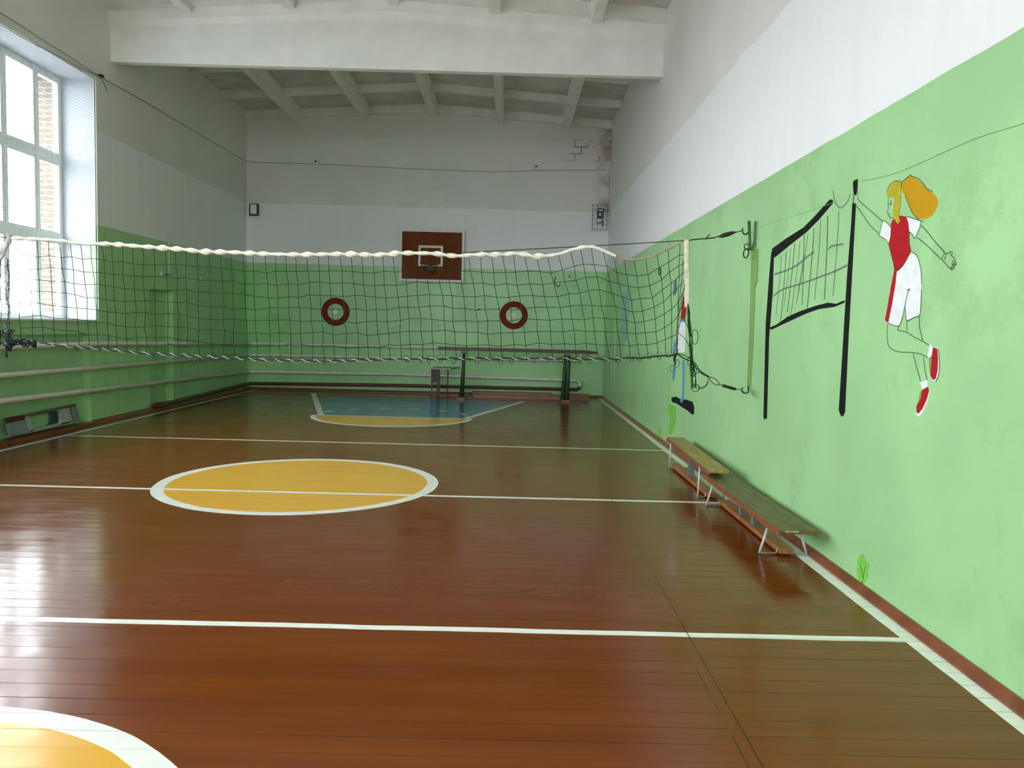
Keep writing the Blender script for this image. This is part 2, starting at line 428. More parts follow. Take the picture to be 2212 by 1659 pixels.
# ------------------------------------------------------------------ windows
glass = bpy.data.materials.new('window_glass'); glass.use_nodes = True
t = glass.node_tree; t.nodes.clear(); out = t.nodes.new('ShaderNodeOutputMaterial'); mx = t.nodes.new('ShaderNodeMixShader')
tr = t.nodes.new('ShaderNodeBsdfTransparent'); gl = t.nodes.new('ShaderNodeBsdfGlossy'); gl.inputs['Roughness'].default_value = .02
tr.inputs[0].default_value = (.93, .95, .94, 1); mx.inputs[0].default_value = .05
t.links.new(tr.outputs[0], mx.inputs[1]); t.links.new(gl.outputs[0], mx.inputs[2]); t.links.new(mx.outputs[0], out.inputs[0])
def window(i, a, b, rear=None):
    root = bpy.data.objects.new('window_%d' % i, None); C.objects.link(root); root.location = (XF, (a+b)/2, WZ0); struct(root)
    fr = MB(); x0, x1 = XF-.04, XF+.04
    ymul = [b-.59, b-1.25, b-1.85]; ztr = [3.69, 2.60]
    fr.box((x0, a, WZ0), (x1, a+.07, WZ1)); fr.box((x0, b-.065, WZ0), (x1, b, WZ1))
    fr.box((x0+.002, a, WZ0), (x1-.002, b, WZ0+.07)); fr.box((x0+.002, a, WZ1-.07), (x1-.002, b, WZ1))
    for z in ztr: fr.box((x0+.004, a+.001, z-.055), (x1-.004, b-.001, z+.055))
    for yy in ymul: fr.box((x0+.006, yy-.03, WZ0+.001), (x1-.006, yy+.03, WZ1-.001))
    fr.build('window_frame', PVC, root, fix=False)
    yc = [a+.07]+sum([[q-.03, q+.03] for q in reversed(ymul)], [])+[b-.065]
    zc_ = [WZ0+.07, ztr[1]-.055, ztr[1]+.055, ztr[0]-.055, ztr[0]+.055, WZ1-.07]
    for p in range(0, 8, 2):
        for q in range(0, 6, 2):
            ya, yb, za, zb = yc[p], yc[p+1], zc_[q], zc_[q+1]
            s_ = MB(); w = .028
            for bx in (((ya, za), (ya+w, zb)), ((yb-w, za), (yb, zb)), ((ya+w, za), (yb-w, za+w)), ((ya+w, zb-w), (yb-w, zb))):
                s_.box((XF-.02, bx[0][0], bx[0][1]), (XF+.05, bx[1][0], bx[1][1]))
            so = s_.build('window_sash', PVC, root, fix=False)
            MB().box((XF-.004, ya+w, za+w), (XF+.004, yb-w, zb-w)).build('window_pane', glass, so)
    MB().box((XF+.04, a, WZ0), (XL+.035, b, WZ0+.03)).build('window_sill', PVC, root, bevel=.006)
    if rear: root.location = ((rear[0]+rear[1])/2, YR-.50, WZ0); root.rotation_euler = (0, 0, math.pi/2)
for i, (a, b) in enumerate(WINS): window(i+1, a, b)
for i, q in enumerate(ADDED_RWINS): window(i+len(WINS)+1, 0, q[1]-q[0], q)  # added rear windows, out of view, as extra daylight
# snowy ground outside
struct(MB().box((-80, -60, -.6), (20, 60, -.5)).build('ground', mat('wet_grey_ground', (.36, .36, .35), .9, .05, .3)))

# ------------------------------------------------------------------ heating pipes
PIPE = mat('cream_pipe_paint', (.74, .72, .66), .38, .08, 8, .05)
PBRN = mat('brown_pipe_paint', (.085, .022, .010), .35, .15, 8)
GREYM = mat('grey_bracket_paint', (.30, .34, .30), .5)
xp, yp = XL+.10, D-.10
def corner(p, q, c, r=.10, n=6):            # rounded elbow between directions at c
    p, q, c = Vector(p), Vector(q), Vector(c)
    a = c+(p-c).normalized()*r; b = c+(q-c).normalized()*r
    return [a*(1-t)**2+c*2*t*(1-t)+b*t*t for t in [k/n for k in range(n+1)]]
def uturn(x, z0, z1, y, n=14):
    r = (z0-z1)/2; return [(x+r*1.0*math.sin(math.pi*k/n), y, z0-r+r*math.cos(math.pi*k/n)) for k in range(n+1)]
up_ = empty('heating_pipe', (xp, 12, .8), 'cream heating pipe loop, the upper one running round the left and back walls', 'pipe')
c1 = corner((xp, 13.28, 1.10), (0, yp, 1.03), (xp, yp, 1.03)); c2 = corner((0, yp, .80), (xp, 8, .825), (xp, yp, .772))
for q in ([(xp, -3.5, 1.18), (xp, 8.8, 1.145), (xp, 10.86, 1.142), (xp, 13.28, 1.10), c1[0]],
          c1+[(-2.48, yp, 1.04)]+uturn(1.50, 1.057, .835, yp)+[(-2.48, yp, .80)]+c2,
          [c2[-1], (xp, 8.78, .821), (xp, -3.5, .86)]):
    MB().tube(q, .033, 12).build('pipe_run', PIPE, up_, smooth=True)
for yy in (11.2, 13.9, 16.1):
    z = 1.14-(yy-10.8)*.018
    MB().box((XL+.004, yy-.02, z-.05), (XL+.09, yy+.02, z+.12)).build('pipe_bracket', GREYM, up_)
p0 = hit(626, 742, 1, yp); MB().tube([(p0.x, yp-.04, 1.04), (p0.x+.01, yp-.04, .79)], .008, 6).build('pipe_strap', PIPE, up_)
lo_ = empty('heating_pipe', (xp, 12, .3), 'lower heating pipe loop, cream above and brown along the skirting', 'pipe')
c1 = corner((xp, 8.77, .525), (0, yp, .405), (xp, yp, .40))
MB().tube([(xp, -3.5, .62), (xp, 8.77, .525), c1[0]], .035, 12).build('pipe_run', PIPE, lo_, smooth=True)
pts = c1+[(-2.47, yp, .425)]
ut = uturn(1.52, .385, .185, yp, 16)
MB().tube(pts+ut[:11], .035, 12).build('pipe_run', PIPE, lo_, smooth=True)
c2 = corner((0, yp, .16), (xp, 12, .10), (xp, yp, .135)); pts = ut[10:]+[(-2.47, yp, .175)]+c2
o = MB().tube([c2[-1], (xp, 13.2, .085), (xp, 12.6, .082)], .036, 12).build('return_pipe', PBRN, lo_, smooth=True); o['label'] = 'brown painted return pipe'
o = MB().tube(pts, .036, 12).build('return_pipe', PBRN, lo_, smooth=True); o['label'] = 'brown painted return pipe'
MB().tube([(xp, 12.65, .082), (xp, 13.15, .085)], .045, 12).build('pipe_sleeve', PBRN, lo_, smooth=True)

# ------------------------------------------------------------------ window protection netting
WN = mat('pale_nylon_netting', (.42, .47, .42), .7)
xn = XL+.03
n_ = MB(); step = .040
def ybord(z): return 10.74+(11.06-10.74)*min(1, max(0, (z-.43)/1.2))
def zbot(y):                                     # sagging lower edge
    u = (10.74-y)/1.9
    return .43-.02*math.sin(math.pi*min(1, max(0, u)))*2-.0*u
y = 7.75
while y < 11.06:
    zb = zbot(y) if y < 10.74 else .43+(y-10.74)/.32*1.2
    n_.tube([(xn+.012*math.sin(3*y), y, zb), (xn, y, 1.5), (xn, y, 3.2), (xn, y, 4.86)], .0011, 3, caps=False); y += step
z = .45
while z < 4.88:
    e = ybord(z); n_.tube([(xn, 7.75, z), (xn+.01, 9.3, z-.01), (xn, e, z)], .0011, 3, caps=False); z += step
wn = empty('window_netting', (xn, 9.4, .4), 'fine pale protective netting hung over the tall window down past the pipes', 'netting')
n_.build('mesh', WN, wn, fix=False)
MB().tube(curve([(xn, 7.75, .40), hit(0, 885, 0, xn), hit(60, 886, 0, xn), hit(120, 872, 0, xn), hit(176, 853, 0, xn), hit(198, 852, 0, xn)], .05), .004, 6).build('edge_cord', mat('pale_green_cord', (.45, .55, .42), .7), wn, smooth=True)
MB().tube([(xn, 11.04, z) for z in (1.63, 2.5, 3.5, 4.87)], .004, 6).build('side_cord', mat('pale_cord', (.62, .66, .62), .7), wn)
MB().tube(curve([hit(x, y, 0, xn) for x, y in ((-60, 15), (0, 52), (60, 88), (120, 118), (170, 145), (213, 164))], .05)+[hit(220, 172, 0, xn), hit(232, 196, 0, xn)], .004, 6).build('top_wire', mat('dark_wire', (.07, .07, .065), .5), wn, smooth=True)
MB().box(hit(212, 160, 0, XL), hit(218, 168, 0, XL)+Vector((.05, 0, 0))).build('wire_hook', BLACK, wn)
# long thin wire around the walls
wv = [hit(x, y, 0, XL+.02) for x, y in ((-300, -140), (0, 27), (80, 78), (150, 122), (215, 165), (300, 212), (400, 272), (480, 318))]
wv += [(XL+.03, D-.05, 5.03)] + [hit(x, y, 1, D-.02) for x, y in ((560, 351), (700, 355), (860, 363), (1000, 369), (1080, 371), (1180, 368), (1310, 367))]
o = MB().tube(curve(wv, .3), .005, 6).build('wall_wire', mat('grey_wire', (.26, .26, .24), .6), smooth=True)
tag(o, 'thin grey wire strung high along the left wall and across the back wall', 'wire')

# ------------------------------------------------------------------ small things on the left wall
sb = empty('wall_socket', hit(355, 592, 0, XL), 'small pale framed socket box on the dark green left wall above the recess', 'socket')
a, b = hit(346, 588, 0, XL), hit(364, 598, 0, XL)
MB().box((XL, a.y, b.z), (XL+.035, b.y, a.z)).build('housing', mat('pale_plastic', (.55, .58, .52), .5), sb, bevel=.006)
MB().box((XL+.035, a.y+.04, b.z+.015), (XL+.04, b.y-.05, a.z-.015)).build('face_plate', mat('dark_face', (.14, .19, .14), .5), sb)
a = hit(363.5, 505, 0, XL); b = hit(363.5, 590, 0, XL)
MB().tube([(XL+.012, a.y, a.z), (XL+.012, b.y, b.z)], .011, 6).build('cable_duct', mat('pale_plastic', (.55, .58, .52), .5), sb)
p = hit(434, 602, 0, XL); o = MB().box((XL, p.y-.06, p.z-.02), (XL+.04, p.y+.05, p.z+.025)).build('wall_hook', mat('pale_hook', (.5, .53, .48), .5), bevel=.008)
tag(o, 'tiny pale hook plate on the left wall, right of the socket box', 'hook')

# grey panel with rounded opening, standing in the niche
GP = mat('grey_green_panel_paint', (.20, .27, .25), .5, .1, 5)
bx = empty('cutout_panel', (XL-.05, 10.0, .04), 'low grey wooden frame with a big rounded opening, in the niche under the window', 'frame')
xf = XL-.005
def L_(x, y): return hit(x, y, 0, xf)
outer = [L_(16, 912), L_(165, 876), L_(176, 908), L_(24, 944)]
# left cheek, right cheek (curved inner edges), bottom rail
lc = [L_(16, 914), L_(54, 907), L_(62, 936), L_(24, 944)]
MB().prism(lc, (-.03, 0, 0)).build('side_panel', GP, bx)
rim = [L_(54, 898), L_(67, 897), L_(66, 908), L_(69, 919), L_(76, 930), L_(66, 933), L_(60, 925), L_(56, 912)]
o = MB().prism(rim, (-.04, 0, 0)).build('inner_rim', mat('pale_grey_edge', (.36, .42, .39), .5, .1, 5), bx)  # left rim coloured paler as its lit thickness
rc = [L_(125, 886), L_(152, 880), L_(157, 911), L_(131, 918), L_(134, 905), L_(131, 893)]
MB().prism(rc, (-.04, 0, 0)).build('inner_rim', mat('pale_grey_edge', (.36, .42, .39), .5), bx)
MB().prism([L_(150, 879), L_(165, 876), L_(175, 909), L_(156, 912)], (-.03, 0, 0)).build('side_panel', GP, bx)
MB().prism([L_(24, 944), L_(24, 941), L_(100, 921), L_(175, 906), L_(176, 909)], (-.10, 0, 0)).build('bottom_rail', mat('pale_grey_edge', (.36, .42, .39), .5), bx)
o = MB().prism([L_(13, 903), L_(53, 896), L_(54, 906), L_(15, 915)], (-.02, 0, 0)).build('back_board', PBRN, bx)
o = MB().prism([L_(50, 897), L_(164, 872), L_(165, 877), L_(52, 903)], (-.02, 0, 0)).build('top_rail', mat('faded_brown_rail', (.12, .10, .05), .5), bx)
cv = [L_(118, 884), L_(122, 884), L_(130, 891), L_(134, 903), L_(132, 917), L_(112, 921), L_(119, 912), L_(121, 900)]
MB().prism([q+Vector((-.06, 0, 0)) for q in cv], (-.02, 0, 0)).build('opening_shade', mat('dark_teal_shade', (.03, .06, .06), .6), bx)  # dark sheet standing in for the shade inside the opening

# ------------------------------------------------------------------ back wall: backboard, rings, lamps, boxes
bb = empty('basketball_backboard', hit(932, 609, 1, D), 'brown basketball backboard with white border and small white square', 'backboard')
def Bk(x, y, off): return hit(x, y, 1, D-off)
x0, x1, z0, z1 = -2.485, -1.045, 2.50, 3.655
MB().box((x0, D-.07, z0), (x1, D-.03, z1)).build('board', mat('brown_board_paint', (.165, .042, .010), .75, .1, 4, 0, 0, .2), bb)
for mx_ in (-2.3, -1.35): MB().box((mx_, D-.03, z0+.1), (mx_+.1, D, z1-.1)).build('mount', mat('grey_mount', (.3, .3, .3), .6), bb)
WP = mat('white_line_paint', (.74, .74, .71), .55, .04, 20)
bd = MB(); w = .055; yv = D-.076
for q in ((x0, z0, x0+w, z1), (x1-w, z0, x1, z1), (x0+w, z0, x1-w, z0+w), (x0+w, z1-w, x1-w, z1)):
    bd.box((q[0], yv, q[1]), (q[2], D-.069, q[3]))
bd.build('border', WP, bb)
sq = MB(); X0, X1, Z0, Z1 = -2.065, -1.52, 2.845, 3.30
for q in ((X0, Z0, X0+.05, Z1), (X1-.05, Z0, X1, Z1), (X0+.05, Z0, X1-.05, Z0+.05), (X0+.05, Z1-.05, X1-.05, Z1)):
    sq.box((q[0], yv, q[1]), (q[2], D-.069, q[3]))
sq.build('target_square', WP, bb)
RED = mat('dark_red_hoop', (.16, .012, .012), .4)
hx, hz, hr = -1.79, 2.88, .20
rg = empty('basketball_hoop', (hx, D-.3, hz), 'dark red basketball hoop with short torn net on the brown backboard', 'hoop')
MB().tube([(hx+hr*math.cos(a), D-.34+hr*math.sin(a), hz) for a in [2*math.pi*k/28 for k in range(28)]], .010, 8, closed=True).build('rim', RED, rg, smooth=True)
MB().box((hx-.05, D-.14, hz-.03), (hx+.05, D-.07, hz+.03)).prism([(hx-.055, D-.075, hz+.02), (hx+.055, D-.075, hz+.02), (hx+.055, D-.075, hz-.12), (hx-.055, D-.075, hz-.12)], (0, -.012, 0)).build('bracket', RED, rg)
hn = MB()
for k in range(9):
    a = 2*math.pi*k/9; b = a+.5; c = a-.5
    for e in (b, c):
        hn.tube([(hx+hr*math.cos(a), D-.34+hr*math.sin(a), hz), (hx+.13*math.cos((a+e)/2), D-.34+.13*math.sin((a+e)/2), hz-.12), (hx+.08*math.cos(e), D-.34+.08*math.sin(e), hz-.22)], .004, 4)
hn.build('hoop_net', mat('dark_red_cord', (.10, .012, .014), .7), rg)
for (cx, cyy, txt) in ((725, 673.5, 'left of the two'), (1110, 681, 'right of the two')):
    p = hit(cx, cyy, 1, D); rt, ri = .315, .18
    e = empty('target_ring', (p.x, D, p.z-rt), 'flat dark red target ring with pale centre dot on back wall, %s' % txt, 'target', None)
    MB().lathe([(ri, 0), (ri, -.006), (rt, -.006), (rt, 0), (ri, 0)], (p.x, D-.0005, p.z), 'y', 48).build('ring', mat('red_ring_paint', (.19, .012, .010), .7, .1, 8, 0, 0, .2), e)
    MB().lathe([(0.0001, -.004), (.055, -.004), (.055, 0)], (p.x-.01, D-.0005, p.z), 'y', 20).build('centre_dot', mat('pale_dot', (.75, .80, .70), .6), e)
a, b = hit(542, 441, 1, D), hit(561, 467, 1, D)
fl = empty('floodlight', (a.x, D, b.z), 'small dark framed floodlight high on the back wall by the left corner', 'floodlight')
MB().box((a.x, D-.12, b.z), (b.x, D-.06, a.z)).build('housing', BLACK, fl, bevel=.008)
MB().box((a.x+.03, D-.126, b.z+.03), (b.x-.03, D-.118, a.z-.02)).build('lens', mat('grey_lens', (.80, .82, .82), .4), fl)
MB().box((a.x+.07, D-.06, b.z+.1), (b.x-.07, D, a.z-.1)).box((a.x-.02, D-.07, b.z-.02), (a.x, D-.03, a.z-.06)).build('bracket', STEEL, fl)
cg = empty('wire_cage', (1.93, D, 3.72), 'wire cage over a dark lamp, high on the back wall in the right corner', 'cage')
cm = MB(); ca, cb, cz0, cz1, cd = 1.76, 2.08, 3.73, 4.27, .26
cm.tube([(ca, D-cd, cz0), (cb, D-cd, cz0), (cb, D-cd, cz1), (ca, D-cd, cz1)], .008, 6, closed=True)
for q in range(4):
    x = ca+(cb-ca)*q/3
    cm.tube([(x, D, cz0-.0), (x, D-cd, cz0), (x, D-cd, cz1), (x, D, cz1)], .004, 5)
for q in range(6):
    z = cz0+(cz1-cz0)*q/5
    cm.tube([(ca, D, z), (ca, D-cd, z), (cb, D-cd, z), (cb, D, z)], .004, 5)
cm.build('cage_wires', mat('cage_wire', (.20, .20, .18), .6), cg)
lm = empty('floodlight', (1.95, D, 3.95), 'black floodlight inside the wire cage in the right corner', 'floodlight')
MB().box((1.87, D-.16, 3.99), (2.01, D-.07, 4.20)).build('housing', BLACK, lm, bevel=.006)
MB().box((1.91, D-.168, 4.03), (1.95, D-.158, 4.10)).box((1.90, D-.168, 4.14), (1.98, D-.158, 4.17)).build('lens', mat('grey_lens', (.80, .82, .82), .4), lm)
MB().tube(curve([(1.86, D-.1, 3.90), (1.96, D-.12, 3.89), (1.99, D-.12, 3.95), (2.01, D-.12, 3.88), (1.99, D-.12, 3.80)], .02), .011, 6).build('cable', BLACK, lm)
MB().box((1.9, D-.07, 4.02), (1.98, D, 4.15)).build('bracket', BLACK, lm)
for cx, cyy, nm in ((684, 350, 'left, above the floodlight side'), (1159, 361, 'right, nearer the bare bricks')):
    p = hit(cx, cyy, 1, D)
    e = empty('junction_box', (p.x, D, p.z-.045), 'tiny white box with black opening on the high wire, %s' % nm, 'box')
    MB().box((p.x-.06, D-.07, p.z-.055), (p.x+.06, D, p.z+.055)).build('housing', WP, e, bevel=.006)
    MB().box((p.x-.030, D-.076, p.z-.020), (p.x+.015, D-.069, p.z+.018)).build('opening', BLACK, e)

# ------------------------------------------------------------------ balance beam, desk, low bench at the back
GPOST = mat('dark_green_post', (.028, .065, .028), .45, .15, 8)
BM = empty('balance_beam', (.2, 16.25, 0), 'long brown balance beam on two dark green posts in front of the back wall', 'gymnastics beam')
yb_ = 16.2
a, b = hit(946, 752, 1, yb_), hit(1291, 762, 1, yb_)
MB().prism([(a.x, yb_-.05, a.z-.035), (b.x, yb_-.05, b.z-.03), (b.x, yb_-.05, b.z+.02), (b.x-.30, yb_-.05, b.z+.045), (a.x, yb_-.05, a.z+.03)], (0, .11, 0)).build('beam', mat('dark_brown_beam', (.075, .030, .014), .45, .2, 8, 0, 0, None, (1, 8, 8)), BM, bevel=.006)
for cx, rad, dbl in ((1003, .036, False), (1226, .036, True)):
    tpt = hit(cx, 765, 1, yb_); bpt = hit(cx-6, 862, 1, yb_)
    for dx in ((-.045, .045) if dbl else (0,)):
        MB().tube([(bpt.x+dx*.9, yb_, .0), (tpt.x+dx*.9, yb_, a.z-.03)], [rad*1.45, rad*.85], 12).build('post', GPOST, BM, smooth=True)
    MB().box((tpt.x-.07, yb_-.06, a.z-.09), (tpt.x+.07, yb_+.06, a.z-.03)).build('beam_clamp', mat('grey_clamp', (.14, .15, .13), .5), BM)
    MB().box((bpt.x-.09, yb_-.28, 0), (bpt.x+.09, yb_+.3, .05)).build('foot', mat('reddish_brown_paint', (.25, .075, .024), .35, .2, 6), BM, bevel=.008)
LB = mat('reddish_brown_paint', (.25, .075, .024), .35)
lb = empty('low_bench', (.5, 16.0, 0), 'low reddish brown wooden bench lying along the back wall under the balance beam', 'bench')
x0 = hit(1014, 868, 2, 0).x; x1 = hit(1283, 872, 2, 0).x
for (xa, xb) in ((x0+.0, .98), (1.32, x1)):
    MB().box((xa, 16.52, .085), (xb, 16.86, .125)).build('seat', LB, lb, bevel=.006)
MB().box((x0+.02, 16.60, 0), (x1-.02, 16.64, .085)).build('front_rail', LB, lb)
MB().box((x0+.02, 16.80, 0), (x1-.02, 16.84, .085)).build('rear_rail', LB, lb)
pk = MB().box((-1.60, 16.66, .0), (-.95, 16.95, .04)).build('wooden_board', LB, bevel=.005)
tag(pk, 'short reddish brown board lying on the floor behind the school desk', 'board')

dk = empty('school_desk', (-1.44, 16.3, 0), 'small old school desk with pale top edge and brown side panel by the beam', 'desk')
yd0, yd1 = 16.05, 16.55
TL = hit(929, 795, 1, yd0); TR = hit(973, 797, 1, yd0); zt = TL.z
DW = mat('pale_desk_edge', (.42, .44, .38), .5); DB = mat('desk_brown', (.055, .026, .016), .5, .1, 8); DG = mat('desktop_green_reflection', (.06, .12, .06), .3)
MB().box((TL.x, yd0, zt-.022), (TR.x, yd0+.03, zt)).build('top_edge', DW, dk)
MB().prism([(TL.x, yd0+.03, zt-.005), (TR.x, yd0+.03, zt-.005), (TR.x+.17, yd1, zt+.01), (TL.x+.10, yd1, zt+.01)], (0, 0, -.02)).build('tabletop', DG, dk)  # dark green is a reflection painted into the desktop colour
lx = [hit(x, 850, 1, yd0).x for x in (932, 947, 963)]
for (x, yy, rr) in ((lx[0], yd0+.04, .013), (lx[1]+.01, yd0+.05, .016), (lx[2], yd1-.05, .013), (lx[0]+.08, yd1-.05, .013)):
    MB().box((x-rr, yy-rr, 0), (x+rr, yy+rr, zt-.022)).build('leg', DB, dk)
MB().prism([(lx[0]+.015, yd0+.05, zt-.03), (lx[1], yd0+.05, zt-.03), (lx[1], yd0+.05, zt-.28), (lx[0]+.015, yd0+.05, zt-.33)], (0, .02, 0)).build('side_panel', DB, dk)
MB().box((TL.x, yd0+.01, zt-.36), (TL.x+.022, yd0+.04, zt-.02)).build('edge_strip', DW, dk)
MB().box((lx[0], yd0+.04, .10), (lx[1], yd0+.06, .13)).build('stretcher', DB, dk)

# ------------------------------------------------------------------ gym benches by the right wall
def bench(label, y0, y1, xa0, xb0, xa1, xb1, zt, thick, legs, seatm, edgem, railx, brk, splay=.035):
    r = empty('gym_bench', ((xa0+xb0)/2, (y0+y1)/2, 0), label, 'bench')
    MB().prism([(xa0, y0, zt-thick), (xb0, y0, zt-thick), (xb1, y1, zt-thick), (xa1, y1, zt-thick)], (0, 0, thick)).build('seat', seatm, r, bevel=.004)
    MB().prism([(xa0-.008, y0+.002, zt-thick-.018), (xa0+.016, y0+.002, zt-thick-.018), (xa1+.016, y1-.002, zt-thick-.018), (xa1-.008, y1-.002, zt-thick-.018)], (0, 0, thick+.014)).build('seat_edge', edgem, r, bevel=.003)
    LM = mat('white_bench_leg', (.55, .55, .53), .45, .1, 20)
    for yl in legs:
        t_ = (yl-y0)/(y1-y0); xa = xa0+(xa1-xa0)*t_; xb = xb0+(xb1-xb0)*t_
        fa, fb = xa-splay, min(xb+.045, XR-.055)
        for (xt, xf_) in ((xa+(.02 if splay > .02 else -.004), fa), (xb-.03, fb)):
            MB().tube([(xt, yl, zt-thick-.001), (xf_, yl, .008)], .009, 8).build('leg', LM, r, smooth=True)
        MB().tube([(fa, yl, .010), (railx-.012, yl, .012), (railx-.004, yl, .046), (railx+.004, yl, .046)], .006, 6).build('foot_bar', STEEL, r)
        MB().tube([(railx+.09, yl, .012), (fb, yl, .010)], .006, 6).build('foot_bar', STEEL, r)
    MB().box((railx, legs[0]-.03, .012), (railx+.10, legs[-1]+.06, .048)).build('lower_rail', mat('orange_wood_rail', (.33, .13, .045), .4, .25, 6, 0, 0, None, (6, 1, 6)), r, bevel=.004)
    for yy in brk:
        MB().box((railx+.02, yy, .048), (railx+.075, yy+.05, zt-thick)).build('bracket', mat('grey_bench_bracket', (.16, .18, .18), .5), r)
    return r
W1 = mat('dark_olive_bench_wood', (.125, .088, .030), .42, .35, 5, .05, 0, None, (6, 1, 6))
W2 = mat('light_worn_bench_wood', (.34, .235, .07), .42, .25, 5, .05, 0, None, (6, 1, 6))
E1 = mat('orange_bench_edge', (.24, .085, .035), .35, .3, 9, 0, 0, None, (6, 1, 6))
bench('long low bench by the green wall, dark olive top, the nearer of two', 4.93, 6.93, 1.792, 2.045, 1.80, 2.05, .242, .030, (5.19, 6.64), W1, E1, 1.885, (6.12, 5.80))
b2 = bench('long low bench with light worn wooden top, the farther of two by the wall', 6.66, 8.72, 1.770, 1.958, 1.835, 2.025, .316, .030, (6.965, 8.45), W2, E1, 1.845, (7.75,), .012)
a = MB()
for q in range(7): a.box((1.835+q*.013, 4.9285, .224), (1.842+q*.013, 4.931, .236))
a.build('end_marking', mat('pale_marking', (.55, .52, .42), .6), [o for o in bpy.data.objects if o.name == 'gym_bench'][0])

# ------------------------------------------------------------------ wall rail for the net on the right wall
OL = mat('olive_green_bar', (.20, .36, .10), .5, .12, 6); DGR = mat('dark_green_pipe', (.04, .14, .03), .4)
rl = empty('net_anchor_rail', (XR, 6.9, 1.0), 'vertical olive green rail with steel hooks on the right wall for the net', 'rail')
def Rw(x, y, off=0.0): return hit(x, y, 0, XR-off)
q = [Rw(1623, 538, .013), Rw(1636, 538, .013), Rw(1634, 606, .013), Rw(1629, 622, .013), Rw(1627, 700, .013), Rw(1620, 836, .013), Rw(1613.5, 836, .013), Rw(1619, 700, .013)]
MB().prism(q, (.012, 0, 0)).build('bar', OL, rl)
a, b = Rw(1618, 478, .05), Rw(1620, 540, .05)
MB().tube([a, b], .014, 8).build('pipe', DGR, rl, smooth=True)
MB().tube(curve([Rw(1632, 478, .02), Rw(1629, 520, .02), Rw(1626, 537, .03)], .05), .010, 6).build('rod', DGR, rl, smooth=True)
hk1 = Rw(1607, 500, .13); hk2 = Rw(1608, 845, .13)
MB().tube(curve([Rw(1617, 499, .04), Rw(1613, 505, .07), Rw(1608, 506, .11), Rw(1604, 501, .13), Rw(1604, 494, .13)], .01), .007, 6).build('hook', mat('dark_steel', (.06, .065, .055), .35, 0, 1, 0, .6), rl, smooth=True)
MB().tube(curve([Rw(1616, 835, .02), Rw(1617, 845, .03), Rw(1612, 849, .07), Rw(1606, 848, .11), Rw(1602, 842, .13), Rw(1604, 838, .1)], .01), .007, 6).build('hook', mat('dark_steel', (.06, .065, .055), .35, 0, 1, 0, .6), rl, smooth=True)
DS = mat('dark_steel', (.06, .065, .055), .35, 0, 1, 0, .6)
MB().tube([Rw(1613+5*math.cos(t), 533+6*math.sin(t), .06) for t in [k*math.pi/8 for k in range(16)]], .005, 6, closed=True).build('ring', DS, rl, smooth=True)
MB().tube([Rw(1611.5+5.5*math.cos(t)+3*math.sin(t)*-1*.4, 547+10*math.sin(t), .07) for t in [k*math.pi/8 for k in range(16)]], .006, 6, closed=True).build('chain_link', DS, rl, smooth=True)
# thin pale conduit near the far corner
o = MB().tube([hit(1331, 560, 0, XR-.015), hit(1327, 875, 0, XR-.015)], .012, 6).build('wall_conduit', mat('pale_green_conduit', (.42, .68, .32), .5), smooth=True)
tag(o, 'thin pale green vertical conduit on the right wall near the far corner', 'conduit')

# ------------------------------------------------------------------ volleyball net
net = empty('volleyball_net', (-1.4, YB, 1.2), 'sagging dark green volleyball net with twisted white top tape across the hall', 'net')
def N_(x, y, off=0.0): return hit(x, y, 1, YB+off)
TOP = [(22, 515), (60, 517), (100, 519), (140, 522), (175, 527), (235, 528), (300, 533), (400, 540), (430, 544), (500, 546), (560, 549), (640, 551), (760, 550), (810, 552), (865, 548), (900, 548), (940, 549), (985, 554), (1030, 551), (1080, 551), (1120, 549), (1150, 554), (1180, 554), (1210, 549), (1245, 538), (1278, 534), (1300, 541), (1330, 554), (1356, 561), (1384, 561), (1412, 553), (1440, 542), (1462, 531), (1480, 521)]
BOT = [(15, 741), (60, 738), (95, 742), (170, 750), (210, 752), (300, 762), (380, 766), (430, 770), (500, 773), (560, 777), (640, 779), (720, 780), (780, 778), (860, 776), (960, 775), (1086, 775), (1200, 775), (1278, 776), (1360, 774), (1410, 771), (1450, 767), (1461, 764)]
def interp(tab, x):
    if x <= tab[0][0]: return tab[0][1]
    for (a, b), (c, d) in zip(tab, tab[1:]):
        if x <= c: return b+(d-b)*(x-a)/(c-a)
    return tab[-1][1]
tp = [(a-2, b) for a, b in TOP]
NET = mat('dark_green_twine', (.008, .050, .010), .9, 0, 1, 0, 0, .15)
# columns of the mesh: pixel abscissa at the top, lean towards the bottom
cols = []; x = 34.0
while x < 1470:
    cols.append(x); x += random.uniform(21.5, 26.0) if x > 150 else random.uniform(22, 26)
ROWS = 8; UR = [0, .155, .275, .395, .515, .63, .745, .865, 1]
def lean(x): return 3+ (interp([(0, 8), (150, 26), (240, 14), (400, 6), (650, 16), (850, 22), (1050, 28), (1180, 48), (1300, 50), (1400, 34), (1470, -8)], x)-3)
grid = []
rowphase = [random.uniform(0, 6) for _ in range(ROWS+1)]
for i, x in enumerate(cols):
    col = []
    off = random.uniform(-3, 3)
    for r in range(ROWS+1):
        u = UR[r]
        # lean mostly gained in the upper part, some strands sway back
        sh = lean(x)*(u if u < .55 else .55+(u-.55)*.55)
        bx_ = x+sh+off*math.sin(u*3)
        yt = interp(TOP, x); yb2 = interp(BOT, bx_)
        yy = yt+(yb2-yt)*u-max(0, x-1385)*.30*math.sin(math.pi*min(1, u*1.05))
        if 0 < r < ROWS:
            yy += 2.6*math.sin(i*.55+rowphase[r]*.35+r*.25)+random.uniform(-2.6, 2.6)
            bx_ += random.uniform(-1.8, 1.8)
        z_off = .03*math.sin(i*.5+r*.3)+random.uniform(-.008, .008) if 0 < r < ROWS else 0
        col.append(N_(bx_, yy, z_off))
    grid.append(col)
nm = MB()
